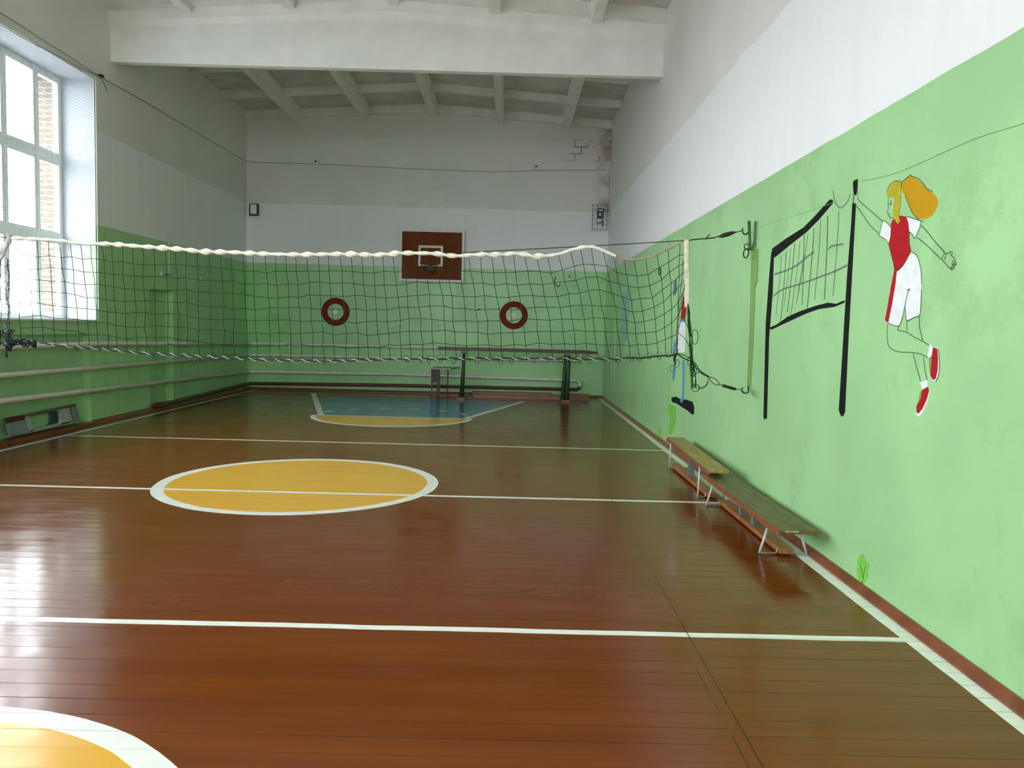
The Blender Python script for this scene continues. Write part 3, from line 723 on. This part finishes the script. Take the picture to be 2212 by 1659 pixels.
for col in grid: nm.tube(col, .0027, 5, caps=False)
for r in range(1, ROWS):
    row = [c[r] for c in grid]
    nm.tube(row, .0027, 5, caps=False)
kn = nm
for c in grid:
    for r in range(1, ROWS):
        p = c[r]; kn.lathe([(.0001, -.005), (.0046, 0), (.0001, .005)], p, 'z', 5)
nm.build('netting', NET, net, fix=False)
TAPE = mat('white_twisted_tape', (.86, .83, .74), .75, .08, 25, .5)
tpts = [N_(a, b-1) for a, b in TOP if a <= 1345]
tpc = curve(tpts, .012); nT = len(tpc)
rr = [(.0235 if .12 < i/nT < .88 else .017)*(1+.16*math.sin(i*.19)+.1*math.sin(i*.053+1)) for i in range(nT)]
MB().tube(tpc, rr, 12, r2=.0135, twist=25).build('top_tape', TAPE, net, smooth=True)
tq = curve([N_(a, b-1) for a, b in TOP if a >= 1330], .02)
MB().tube(tq, [.011*(1-.55*i/len(tq)) for i in range(len(tq))], 8).build('tape_end', mat('tan_twisted_tape', (.40, .31, .20), .75, .3, 12, .4), net, smooth=True)
ROPE = mat('black_rope', (.012, .018, .018), .6)
bpc = curve([N_(a, b) for a, b in BOT], .02)
bpc = [p+Vector((0, 0, .0035*math.sin(i*.5)+random.uniform(-.0015, .0015))) for i, p in enumerate(bpc)]
MB().tube(bpc, .0075, 8).build('bottom_rope', ROPE, net, smooth=True)
bw = curve([N_(a, b) for a, b in BOT], .006); L0 = len(bw)
hel = [p+Vector((0, math.cos(i*.33)*.0098, math.sin(i*.33)*.0098)) for i, p in enumerate(bw) if i < L0*.93]
MB().tube(hel, .0030, 4, caps=False).build('white_lacing', mat('white_lacing', (.70, .72, .68), .7), net, fix=False)
x = 880
while x < 1452:
    p = N_(x, interp(BOT, x)); w = random.uniform(.012, .022); d = random.uniform(.015, .05)
    lp = MB(); lp.tube(curve([p+Vector((-w, .004, 0)), p+Vector((-w*.8, .006, -d*.6)), p+Vector((0, .004, -d)), p+Vector((w, 0, -d*.5)), p+Vector((w*.6, -.004, .004))], .01), .0022, 5)
    p2 = p+Vector((random.uniform(-.02, .02), 0, 0))
    lp.tube([p2+Vector((-.045, 0, 0)), p2+Vector((0, 0, random.uniform(.02, .045))), p2+Vector((.045, 0, 0))], .002, 5)
    lp.build('lacing_loop', NET, net, fix=False)
    x += random.uniform(17, 32)
for x in (120, 165, 215, 330, 700, 1330):
    p = N_(x, interp(BOT, x)); MB().tube(curve([p, p+Vector((.01, 0, -.03)), p+Vector((-.012, 0, -.02)), p], .01), .0024, 5).build('lacing_loop', NET, net, fix=False)
# right border: white band above, dark bunched netting below
sb_ = curve([N_(1483, 518), N_(1483, 560), N_(1484, 620), N_(1484, 664)], .02)
MB().tube(sb_, [.010]*len(sb_), 10, r2=.022, twist=.5).build('side_band', mat('cream_side_band', (.74, .66, .55), .8, .15, 20, .5), net, smooth=True)
bun = MB()
for k in range(7):
    o1 = random.uniform(-3, 3); o2 = random.uniform(-4, 5)
    ps = [N_(1486+o1*.3, 655+k*4, .01*k-.03)]
    for j in range(1, 9):
        u = j/8; ps.append(N_(1487+o1*(1-u)+o2*u+11*u+1.6*math.sin(j*1.7+k), 655+k*4+(180-k*3)*u, .01*k-.03))
    bun.tube(curve(ps, .03), .0042 if k < 3 else .0026, 5)
for (x, y, w, h) in ((1501, 728, 7, 16), (1502, 838, 9, 8), (1512, 822, 18, 18), (1494, 800, 4, 14), (1488, 780, 3, 10), (1500, 800, 4, 14)):
    bun.tube([N_(x+w*math.cos(t), y+h*math.sin(t), .01) for t in [k*math.pi/8 for k in range(16)]], .0028, 5, closed=True)
# strands of the last cells drawn to the border
for r in range(1, ROWS):
    a = grid[-1][r]; b = N_(1482, 521+(765-521)*UR[r]*.62)
    bun.tube(curve([a, (a+b)/2+Vector((0, .01, -.012)), b], .03), .0026, 5)
for ps in (((1476, 560), (1472, 610), (1466, 660), (1463, 700), (1461, 762)), ((1482, 600), (1476, 630), (1468, 668), (1465, 720), (1462, 762)), ((1484, 660), (1478, 690), (1488, 712), (1491, 760)), ((1466, 720), (1480, 732), (1490, 750))):
    bun.tube(curve([N_(*p) for p in ps], .03), .0026, 5)
bun.build('bunched_netting', NET, net, fix=False)
# lower corner lashings
lo = MB()
lo.tube(curve([N_(1461, 763), N_(1474, 772), N_(1492, 781), N_(1500, 790), N_(1512, 804), N_(1524, 811), N_(1533, 815)], .02), .0058, 6)
lo.tube(curve([N_(1466, 765), N_(1480, 768), N_(1500, 783), N_(1510, 797), N_(1520, 807), N_(1532, 813)], .02), .0038, 6)
for k in range(5):
    lo.tube(curve([N_(1461+random.uniform(-5, 4), 755+k*3, -.02), N_(1455+k, 775+2*k), N_(1459, 785+k)], .02), .005, 5)
lo.tube([N_(1452+4*math.cos(t), 796+7*math.sin(t)) for t in [k*math.pi/7 for k in range(14)]], .0024, 5, closed=True)
lo.tube([N_(1462+6*math.cos(t), 785+8*math.sin(t)) for t in [k*math.pi/7 for k in range(14)]], .0024, 5, closed=True)
lo.tube(curve([N_(1530, 822), N_(1524, 833), N_(1513, 838), N_(1506, 833)], .02), .003, 5)
lo.build('corner_lashing', ROPE, net)
def lk(cx, cy_, ax, ay, bx_, by_, n=18):  # oval link along a direction, on a plane between net and wall
    return [(cx+ax*math.cos(t)+bx_*math.sin(t), cy_+ay*math.cos(t)+by_*math.sin(t)) for t in [2*math.pi*k/n for k in range(n)]]
MB().tube([N_(x, y) for x, y in lk(1543, 823.5, 10, 7.5, -3, 4)], .0042, 6, closed=True).build('chain_link', mat('olive_steel_link', (.10, .11, .05), .4, 0, 1, 0, .5), net, smooth=True)
tb = [N_(1552, 829), N_(1561, 833), N_(1589, 841), N_(1602, 841)]
e2 = Vector(hk2)
MB().tube([N_(1552, 829), N_(1561, 833)], .004, 6).tube([N_(1589, 841), N_(1600, 841), e2+Vector((-.02, 0, .01))], .004, 6).build('hook_rod', DS, net)
MB().tube([N_(1560, 832.5), N_(1562, 833), N_(1588, 840.5), N_(1590, 841)], [.006, .014, .014, .006], 10).build('turnbuckle', BLACK, net, smooth=True)
# top cable and turnbuckle
cb_ = [(-5.86, YB, 2.28)] + [N_(a, b, .0) for a, b in ((22, 514),)]
MB().tube([(-5.88, YB, 2.30), N_(22, 514)], .004, 6).build('cable', BLACK, net)
MB().tube(curve([N_(1000, 546), N_(1150, 538), N_(1300, 530), N_(1482, 519.5)], .1), .0042, 6).build('cable', BLACK, net, smooth=True)
MB().tube(curve([N_(1483, 528), N_(1485, 520), N_(1492, 518.5), N_(1502, 517), N_(1530, 515), N_(1545, 513)], .03), .0062, 6).tube([N_(1525, 515), N_(1533, 507)], .005, 5).build('cable_clamp', BLACK, net, smooth=True)
MB().tube([N_(1543, 513.5), N_(1556, 509)], .005, 6).build('hook_rod', DS, net)
MB().tube([N_(1552, 511.5), N_(1560, 509.5), N_(1572, 506), N_(1582, 503), N_(1590, 501.5)], [.006, .018, .021, .016, .006], 10).build('turnbuckle', BLACK, net, smooth=True)
MB().tube([N_(1589, 502), Vector(hk1)+Vector((-.02, 0, .005)), Vector(hk1)+Vector((-.01, 0, .03))], .0045, 6).build('hook_rod', DS, net)
# torn bits hanging in the mesh
MB().tube(curve([N_(1200, 598), N_(1198, 606), N_(1199, 614), N_(1206, 620), N_(1210, 614)], .02), .0055, 6).build('torn_end', ROPE, net)
MB().tube([N_(1230, 594), N_(1231, 601)], .006, 6).build('torn_end', ROPE, net)
MB().tube([N_(x, y) for x, y in lk(1425, 586, 2.5, 0, 0, 8)], .0045, 5, closed=True).build('torn_end', ROPE, net)
MB().tube([N_(1425, 592), N_(1430, 604)], .0035, 5).build('torn_end', ROPE, net)
MB().tube([N_(1032, 668), N_(1037, 668)], .006, 6).build('torn_end', ROPE, net)
MB().tube([N_(431, 768), N_(430, 782)], .008, 6).build('torn_end', ROPE, net)

# tangled left border
lt = MB()
for k in range(9):
    x0_ = random.uniform(-6, 22); ps = []
    for j in range(12):
        ps.append(N_(x0_+random.uniform(-3.5, 3.5), 560+j*17+random.uniform(-4, 4), random.uniform(-.04, .04)))
    lt.tube(curve(ps, .03), .0026, 5)
for k in range(10):
    yy = 575+k*17; ps = [N_(-8+j*6, yy+random.uniform(-5, 5), random.uniform(-.03, .03)) for j in range(6)]
    lt.tube(curve(ps, .03), .0022, 5)
lt.build('bunched_netting', mat('navy_green_twine', (.012, .022, .028), .7), net, fix=False)
kt = MB()
for k in range(40):
    cx = random.uniform(-8, 26) if k < 24 else random.uniform(26, 75); cyy = random.uniform(715, 758) if cx < 26 else random.uniform(735, 748)
    r_ = random.uniform(3, 9)
    kt.tube([N_(cx+r_*math.cos(t+k), cyy+r_*1.1*math.sin(t*1.0), .03*math.sin(t*2+k)) for t in [q*math.pi/6 for q in range(12)]], random.uniform(.004, .007), 6, closed=True)
kt.tube([N_(14, 745), N_(13, 765), N_(15, 772)], .009, 6)
kt.build('rope_tangle', ROPE, net, smooth=True)
lw = MB()
for k in range(4):
    ps = [N_(24-k*3, 508+k*4, .015*k), N_(18-k*4, 525+k*3, .02*k-.02), N_(8-k*3, 545+k*4, .02), N_(-4-k*2, 568+k*3, 0)]
    pc = curve(ps, .02); lw.tube(pc, [.016+.006*math.sin(i*.8+k) for i in range(len(pc))], 8, r2=.010, twist=9)
lw.build('tape_bundle', mat('grey_white_tape', (.52, .52, .48), .8, .2, 20, .5), net, smooth=True)

# ------------------------------------------------------------------ paintings on the right wall
def poly(m, pts, off):
    m.prism([hit(x, y, 0, XR-off) for x, y in pts], (.0004, 0, 0)); return m
def line(m, pts, w, off=.0026):
    """painted stroke of real width w (metres) on the wall"""
    P = [hit(x, y, 0, XR-off) for x, y in pts]; P = curve(P, .008) if len(P) > 2 else P
    L, R_ = [], []
    for i, p in enumerate(P):
        t_ = (P[min(i+1, len(P)-1)]-P[max(i-1, 0)]); t_.x = 0
        if t_.length < 1e-7: continue
        t_.normalize(); nn = Vector((0, -t_.z, t_.y))
        L.append(p+nn*w/2); R_.append(p-nn*w/2)
    k = len(m.v); n = len(L); m.v += L+R_
    for i in range(n-1): m.f.append((k+i, k+i+1, k+n+i+1, k+n+i))
    return m
def G4(l): return [(1820+x*.16878, 360+y*.16878) for x, y in l]
def G5(l): return [(1820+x*.18088, 620+y*.18088) for x, y in l]
def NN(l): return [(1600+x*.33746, 360+y*.33746) for x, y in l]
def SS(l): return [(1320+x*.20503, 560+y*.20503) for x, y in l]
def pm(name, c): return mat(name, c, .8, .06, 15, 0, 0, .12)
PR = pm('red_wall_paint', (.40, .012, .018)); PWH = pm('white_wall_paint', (.76, .79, .80)); PBK = pm('black_wall_paint', (.010, .011, .011))
PLN = pm('dark_outline_paint', (.045, .12, .045)); POR = pm('orange_hair_paint', (.52, .29, .008)); PYL = pm('yellow_hair_paint', (.44, .38, .03)); POL = pm('olive_paint', (.25, .30, .10))
PBL = pm('blue_wall_paint', (.09, .30, .50)); PGR = pm('grey_wall_paint', (.16, .20, .17)); PPA = pm('pale_wash_paint', (.33, .60, .33))

g = empty('girl_wall_painting', hit(1940, 900, 0, XR), 'wall painting of a jumping girl in red shirt and white shorts with blonde ponytail', 'wall painting')
m = MB()
poly(m, G4([(760,215),(800,170),(850,125),(875,105),(900,130),(950,160),(1000,205),(1050,255),(1080,290),(1140,325),(1190,370),(1215,420),(1218,480),(1190,560),(1150,620),(1090,660),(1020,675),(950,650),(900,600),(860,520),(830,440),(800,370),(770,330),(745,290)]), .001)
m.build('ponytail', POR, g)
m = MB()
poly(m, G4([(575,400),(565,330),(590,270),(630,215),(680,185),(720,182),(750,200),(748,250),(742,330),(748,400),(735,520),(715,620),(740,715),(722,690),(712,738),(690,715),(665,670),(645,620),(650,500),(660,430),(655,395),(600,390)]), .0024)
m.build('hair', PYL, g)
m = MB(); poly(m, G4([(735,625),(815,640),(840,720),(852,830),(850,960),(870,1075),(840,1150),(790,1240),(735,1310),(690,1335),(662,1325),(650,1240),(620,1120),(588,985),(612,900),(618,800),(618,740),(640,680),(690,660)]), .0018)
m.build('shirt', PR, g)
for q in ([(518,685),(580,730),(612,775),(620,850),(600,940),(588,985),(540,930),(470,880),(490,780)], [(815,645),(900,670),(1000,700),(985,780),(950,860),(918,920),(895,870),(852,830),(845,730)]):
    poly(MB(), G4(q), .001).build('sleeve', PWH, g)
sh = G4([(875,1085),(930,1120),(970,1190),(1000,1330),(1010,1500)])+G5([(940,30),(935,150),(920,330),(840,370),(765,400),(752,300),(742,230),(720,330),(675,460),(600,455),(545,430),(575,300),(605,130),(622,20)])+G4([(690,1340),(735,1310),(790,1240),(840,1150)])
poly(MB(), sh, .001).build('shorts', PWH, g)
st = G4([(660,1325),(692,1340),(680,1480),(660,1600)])+G5([(625,0),(600,150),(560,340),(545,425),(505,395),(530,270),(555,120),(580,0)])+G4([(605,1600),(640,1430)])
o = poly(MB(), st, .0018).build('side_stripe', PR, g); o['label'] = 'red side stripe of the shorts'
for q in ([(1045,680),(1078,715),(1062,800),(1035,850),(1015,840),(1030,740)], [(930,1135),(1010,1110),(1020,1180),(960,1225),(940,1180)]):
    poly(MB(), G5(q), .001).build('sock', PWH, g)
for so, re, ol in (([(1080,716),(1138,728),(1153,850),(1148,1040),(1112,1122),(1075,1118),(1040,1060),(1055,950),(1060,830)], [(1080,720),(1130,735),(1140,850),(1133,1000),(1112,1095),(1080,1110),(1047,1060),(1060,950),(1065,830)], [(1035,840),(1062,830),(1058,960),(1045,1045),(1032,960)]),
                   ([(1020,1188),(1042,1245),(1018,1360),(962,1490),(912,1547),(880,1528),(878,1480),(930,1330)], [(1020,1190),(1033,1240),(1006,1340),(955,1450),(908,1512),(882,1495),(882,1420),(930,1330),(950,1230)], [(950,1230),(925,1250),(912,1320),(895,1400),(932,1335)])):
    s_ = poly(MB(), G5(so), .0008).build('shoe_sole', PWH, g)
    poly(MB(), G5(re), .0018).build('shoe', PR, g); poly(MB(), G5(ol), .0024).build('shoe_laces', POL, g)
m = MB()
for l in ([(205,320),(195,380),(205,430),(350,560),(515,705)], [(150,470),(240,590),(350,750),(465,860)], [(145,350),(170,365),(190,320)], [(1000,750),(1080,830),(1180,960),(1290,1080)], [(950,905),(1080,1010),(1180,1110),(1290,1210)],
          [(1290,1080),(1320,1115),(1400,1085),(1405,1110),(1380,1130),(1420,1160),(1435,1200),(1455,1255),(1430,1245),(1400,1195)], [(1290,1210),(1350,1280),(1405,1325),(1380,1280),(1430,1300),(1390,1240),(1440,1270),(1410,1215)],
          [(1300,1095),(1285,1140),(1268,1180)], [(1320,1118),(1312,1160),(1295,1205)], [(583,400),(580,470),(585,530),(570,575),(585,620),(620,660),(650,650)], [(598,478),(628,468),(612,495),(602,460)], [(605,440),(632,440)], [(592,600),(608,605)],
          [(820,635),(900,660),(1035,705)], [(880,125),(960,150),(1040,230),(1080,285),(1155,320)], [(745,200),(765,190),(850,120),(875,100)], [(565,340),(570,300),(600,240),(650,195),(700,180),(745,195),(755,260)],
          [(800,370),(850,500),(900,600),(980,680)], [(518,685),(580,730),(612,775)], [(465,885),(540,925),(588,985)], [(470,880),(490,780),(518,685)], [(1000,700),(985,780),(950,860),(918,920),(895,870),(852,830)],
          [(588,985),(620,1120),(650,1240),(662,1325)], [(852,830),(850,960),(870,1075)], [(875,1085),(930,1120),(970,1190),(1000,1330),(1010,1500)], [(690,1340),(735,1310),(790,1240),(840,1150),(875,1085)]):
    line(m, G4(l), .0038, .0028)
for l in ([(535,440),(530,550),(540,680),(590,745),(680,775),(800,780),(930,800),(1010,840)], [(655,515),(760,540),(860,600),(950,645),(1030,695)], [(675,465),(655,515)], [(765,405),(768,530)], [(915,345),(918,480),(955,640)], [(840,795),(880,950),(930,1130)], [(965,840),(985,1000),(1005,1110)],
          [(740,230),(760,140),(780,60),(805,25),(765,40)], [(940,30),(935,150),(920,330),(840,370),(765,400),(752,300),(742,230),(720,330),(675,460),(600,455),(545,430)], [(1140,740),(1153,850),(1148,1040),(1112,1122)]):
    line(m, G5(l), .0042, .0028)
m.build('outline', PLN, g, fix=True)

v = empty('net_wall_painting', hit(1740, 905, 0, XR), 'wall painting of a black volleyball net between two black posts', 'wall painting')
for q in ([(196,540),(213,560),(205,800),(182,1100),(168,1610),(150,1620),(145,1600),(160,1000),(182,700)], [(714,230),(738,235),(718,600),(690,1100),(668,1570),(655,1600),(640,1595),(627,1560),(650,1200),(680,700),(708,350)]):
    poly(MB(), NN(q), .001).build('post', PBK, v)
poly(MB(), NN([(722,90),(750,78),(747,150),(738,180),(722,175),(718,110)]), .001).build('post_cap', PBK, v)
poly(MB(), NN([(200,525),(290,460),(400,390),(470,320),(570,210),(588,212),(592,232),(500,340),(420,420),(330,490),(220,580),(205,575)]), .0016).build('top_tape', PBK, v)
poly(MB(), NN([(185,1030),(195,1045),(300,995),(420,940),(500,912),(600,898),(665,870),(665,855),(610,878),(560,870),(480,890),(380,925),(300,960),(230,1010)]), .0012).build('bottom_rope', PBK, v)
m = MB()
for (a, b, c, d) in ((290,540,255,990),(345,490,297,930),(405,435,392,885),(468,395,425,905),(556,315,535,850),(512,340,472,855),(628,285,590,830),(380,480,320,950),(430,430,355,880),(260,570,225,950),(320,520,275,900),(402,560,368,800)):
    line(m, NN([(a,b),((a*2+c)/3+3,(b*2+d)/3),((a+c*2)/3+2,(b+d*2)/3),(c,d)]), .007 if a in (290, 345, 405, 468, 556) else .005)
m.build('net_strands', pm('thin_black_strokes', (.03, .07, .03)), v)
m = MB()
line(m, NN([(215,690),(290,665),(360,630),(420,580),(470,545)]), .014); line(m, NN([(560,530),(575,512),(600,505),(655,495)]), .012)
line(m, NN([(205,830),(270,785),(370,755),(480,715),(600,670),(680,630)]), .012); line(m, NN([(590,150),(600,215),(630,262),(660,250),(690,210),(700,175)]), .006); line(m, NN([(722,175),(718,240)]), .012)
m.build('faint_strokes', PGR, v)
m = MB(); line(m, [(1640, 492), (1735, 460), (1800, 438)], .003); line(m, [(1860, 392), (1940, 372), (2100, 302), (2212, 266), (2400, 200)], .004)
o = m.build('pencil_line', pm('faint_pencil', (.20, .42, .16))); tag(o, 'faint pencil line slanting across the green right wall behind the painted girl', 'line')

p2 = empty('boy_wall_painting', hit(1470, 890, 0, XR), 'wall painting of a red and white player with blue stick, behind the net edge', 'wall painting')
poly(MB(), SS([(762,365),(775,480),(798,500),(790,560),(780,632),(735,632),(738,560),(743,470)]), .001).build('shirt', PR, p2)
poly(MB(), SS([(735,632),(786,632),(782,665),(730,655)]), .001).build('waistband', PBL, p2)
poly(MB(), SS([(715,655),(782,665),(778,975),(745,985),(703,975),(698,790)]), .001).build('shorts', PWH, p2)
poly(MB(), SS([(750,1060),(776,1070),(768,1470),(745,1515),(726,1500),(748,1440),(755,1200)]), .0016).build('stick', PBL, p2)
poly(MB(), SS([(668,855),(692,890),(676,975),(650,960)]), .001).build('arm', PBL, p2); poly(MB(), SS([(660,1110),(682,1150),(668,1265),(652,1290),(646,1240)]), .001).build('arm', PBL, p2)
poly(MB(), SS([(635,1460),(680,1445),(740,1480),(790,1478),(830,1492),(858,1500),(876,1560),(872,1640),(845,1630),(800,1590),(740,1555),(690,1520),(640,1505)]), .001).build('blade', PBK, p2)
poly(MB(), SS([(665,225),(692,215),(695,320),(682,375),(655,385),(658,290)]), .001).build('hand', PGR, p2)
m = MB(); line(m, SS([(725,480),(722,560),(728,630)]), .02); line(m, SS([(690,700),(685,800),(690,900)]), .02); m.build('pale_edge', pm('pale_pink_paint', (.60, .55, .42)), p2)

h2 = empty('hoop_wall_painting', hit(1348, 800, 0, XR), 'faint pale painting of a basketball stand on the right wall near the far corner', 'wall painting')
poly(MB(), SS([(118,400),(160,345),(188,300),(192,430),(190,560),(170,860),(128,870),(112,700)]), .001).build('backboard', pm('pale_blue_grey', (.30, .52, .42)), h2)
m = MB()
for l in ([(185,265),(140,330),(110,390)], [(185,265),(196,400),(190,640)], [(108,400),(112,620),(106,900)], [(182,600),(180,1000),(160,1100)], [(106,900),(80,1080)], [(125,900),(115,1150)], [(145,950),(150,1190)], [(165,980),(120,1190)]):
    line(m, SS(l), .05, .0022)
m.build('white_strokes', pm('pale_white_paint', (.42, .66, .48)), h2)

# marks of brighter green paint on the right wall
PG = mat('bright_green_patch', (.19, .56, .07), .5, .15, 30)
m = MB(); random.seed(3)
def blob(cx, cyy, rx, ry, n=22, j=.25):
    return [(cx+rx*(1+random.uniform(-j, j))*math.cos(2*math.pi*k/n), cyy+ry*(1+random.uniform(-j, j))*math.sin(2*math.pi*k/n)) for k in range(n)]
poly(m, blob(1864, 1232, 13, 30), .0006); o = m.build('paint_patch', PG); tag(o, 'bright green paint touch-up low on the right wall above the skirting', 'paint patch', None)
m = MB(); line(m, [(1858, 1218), (1863, 1240), (1864, 1250)], .006, .001); line(m, [(1870, 1222), (1866, 1238), (1864, 1250)], .006, .001); line(m, [(1862, 1256), (1862, 1264)], .012, .001)
m.build('dark_scratches', pm('dark_scratch', (.05, .13, .04)), o)
poly(MB(), [(1447, 868), (1458, 874), (1461, 900), (1456, 930), (1450, 944), (1443, 938), (1448, 905), (1444, 880)], .0006)
o = poly(MB(), [(1445, 872), (1460, 878), (1461, 900), (1456, 928), (1450, 942), (1443, 934), (1448, 905), (1443, 884)], .0006).build('paint_patch', PG); tag(o, 'bright green paint streak below the black painted blade', 'paint patch')
o = poly(MB(), [(1420, 930), (1426, 922), (1429, 930), (1428, 946), (1423, 943)], .0006).build('paint_patch', PG); tag(o, 'narrow bright green streak at the skirting beyond the benches', 'paint patch')
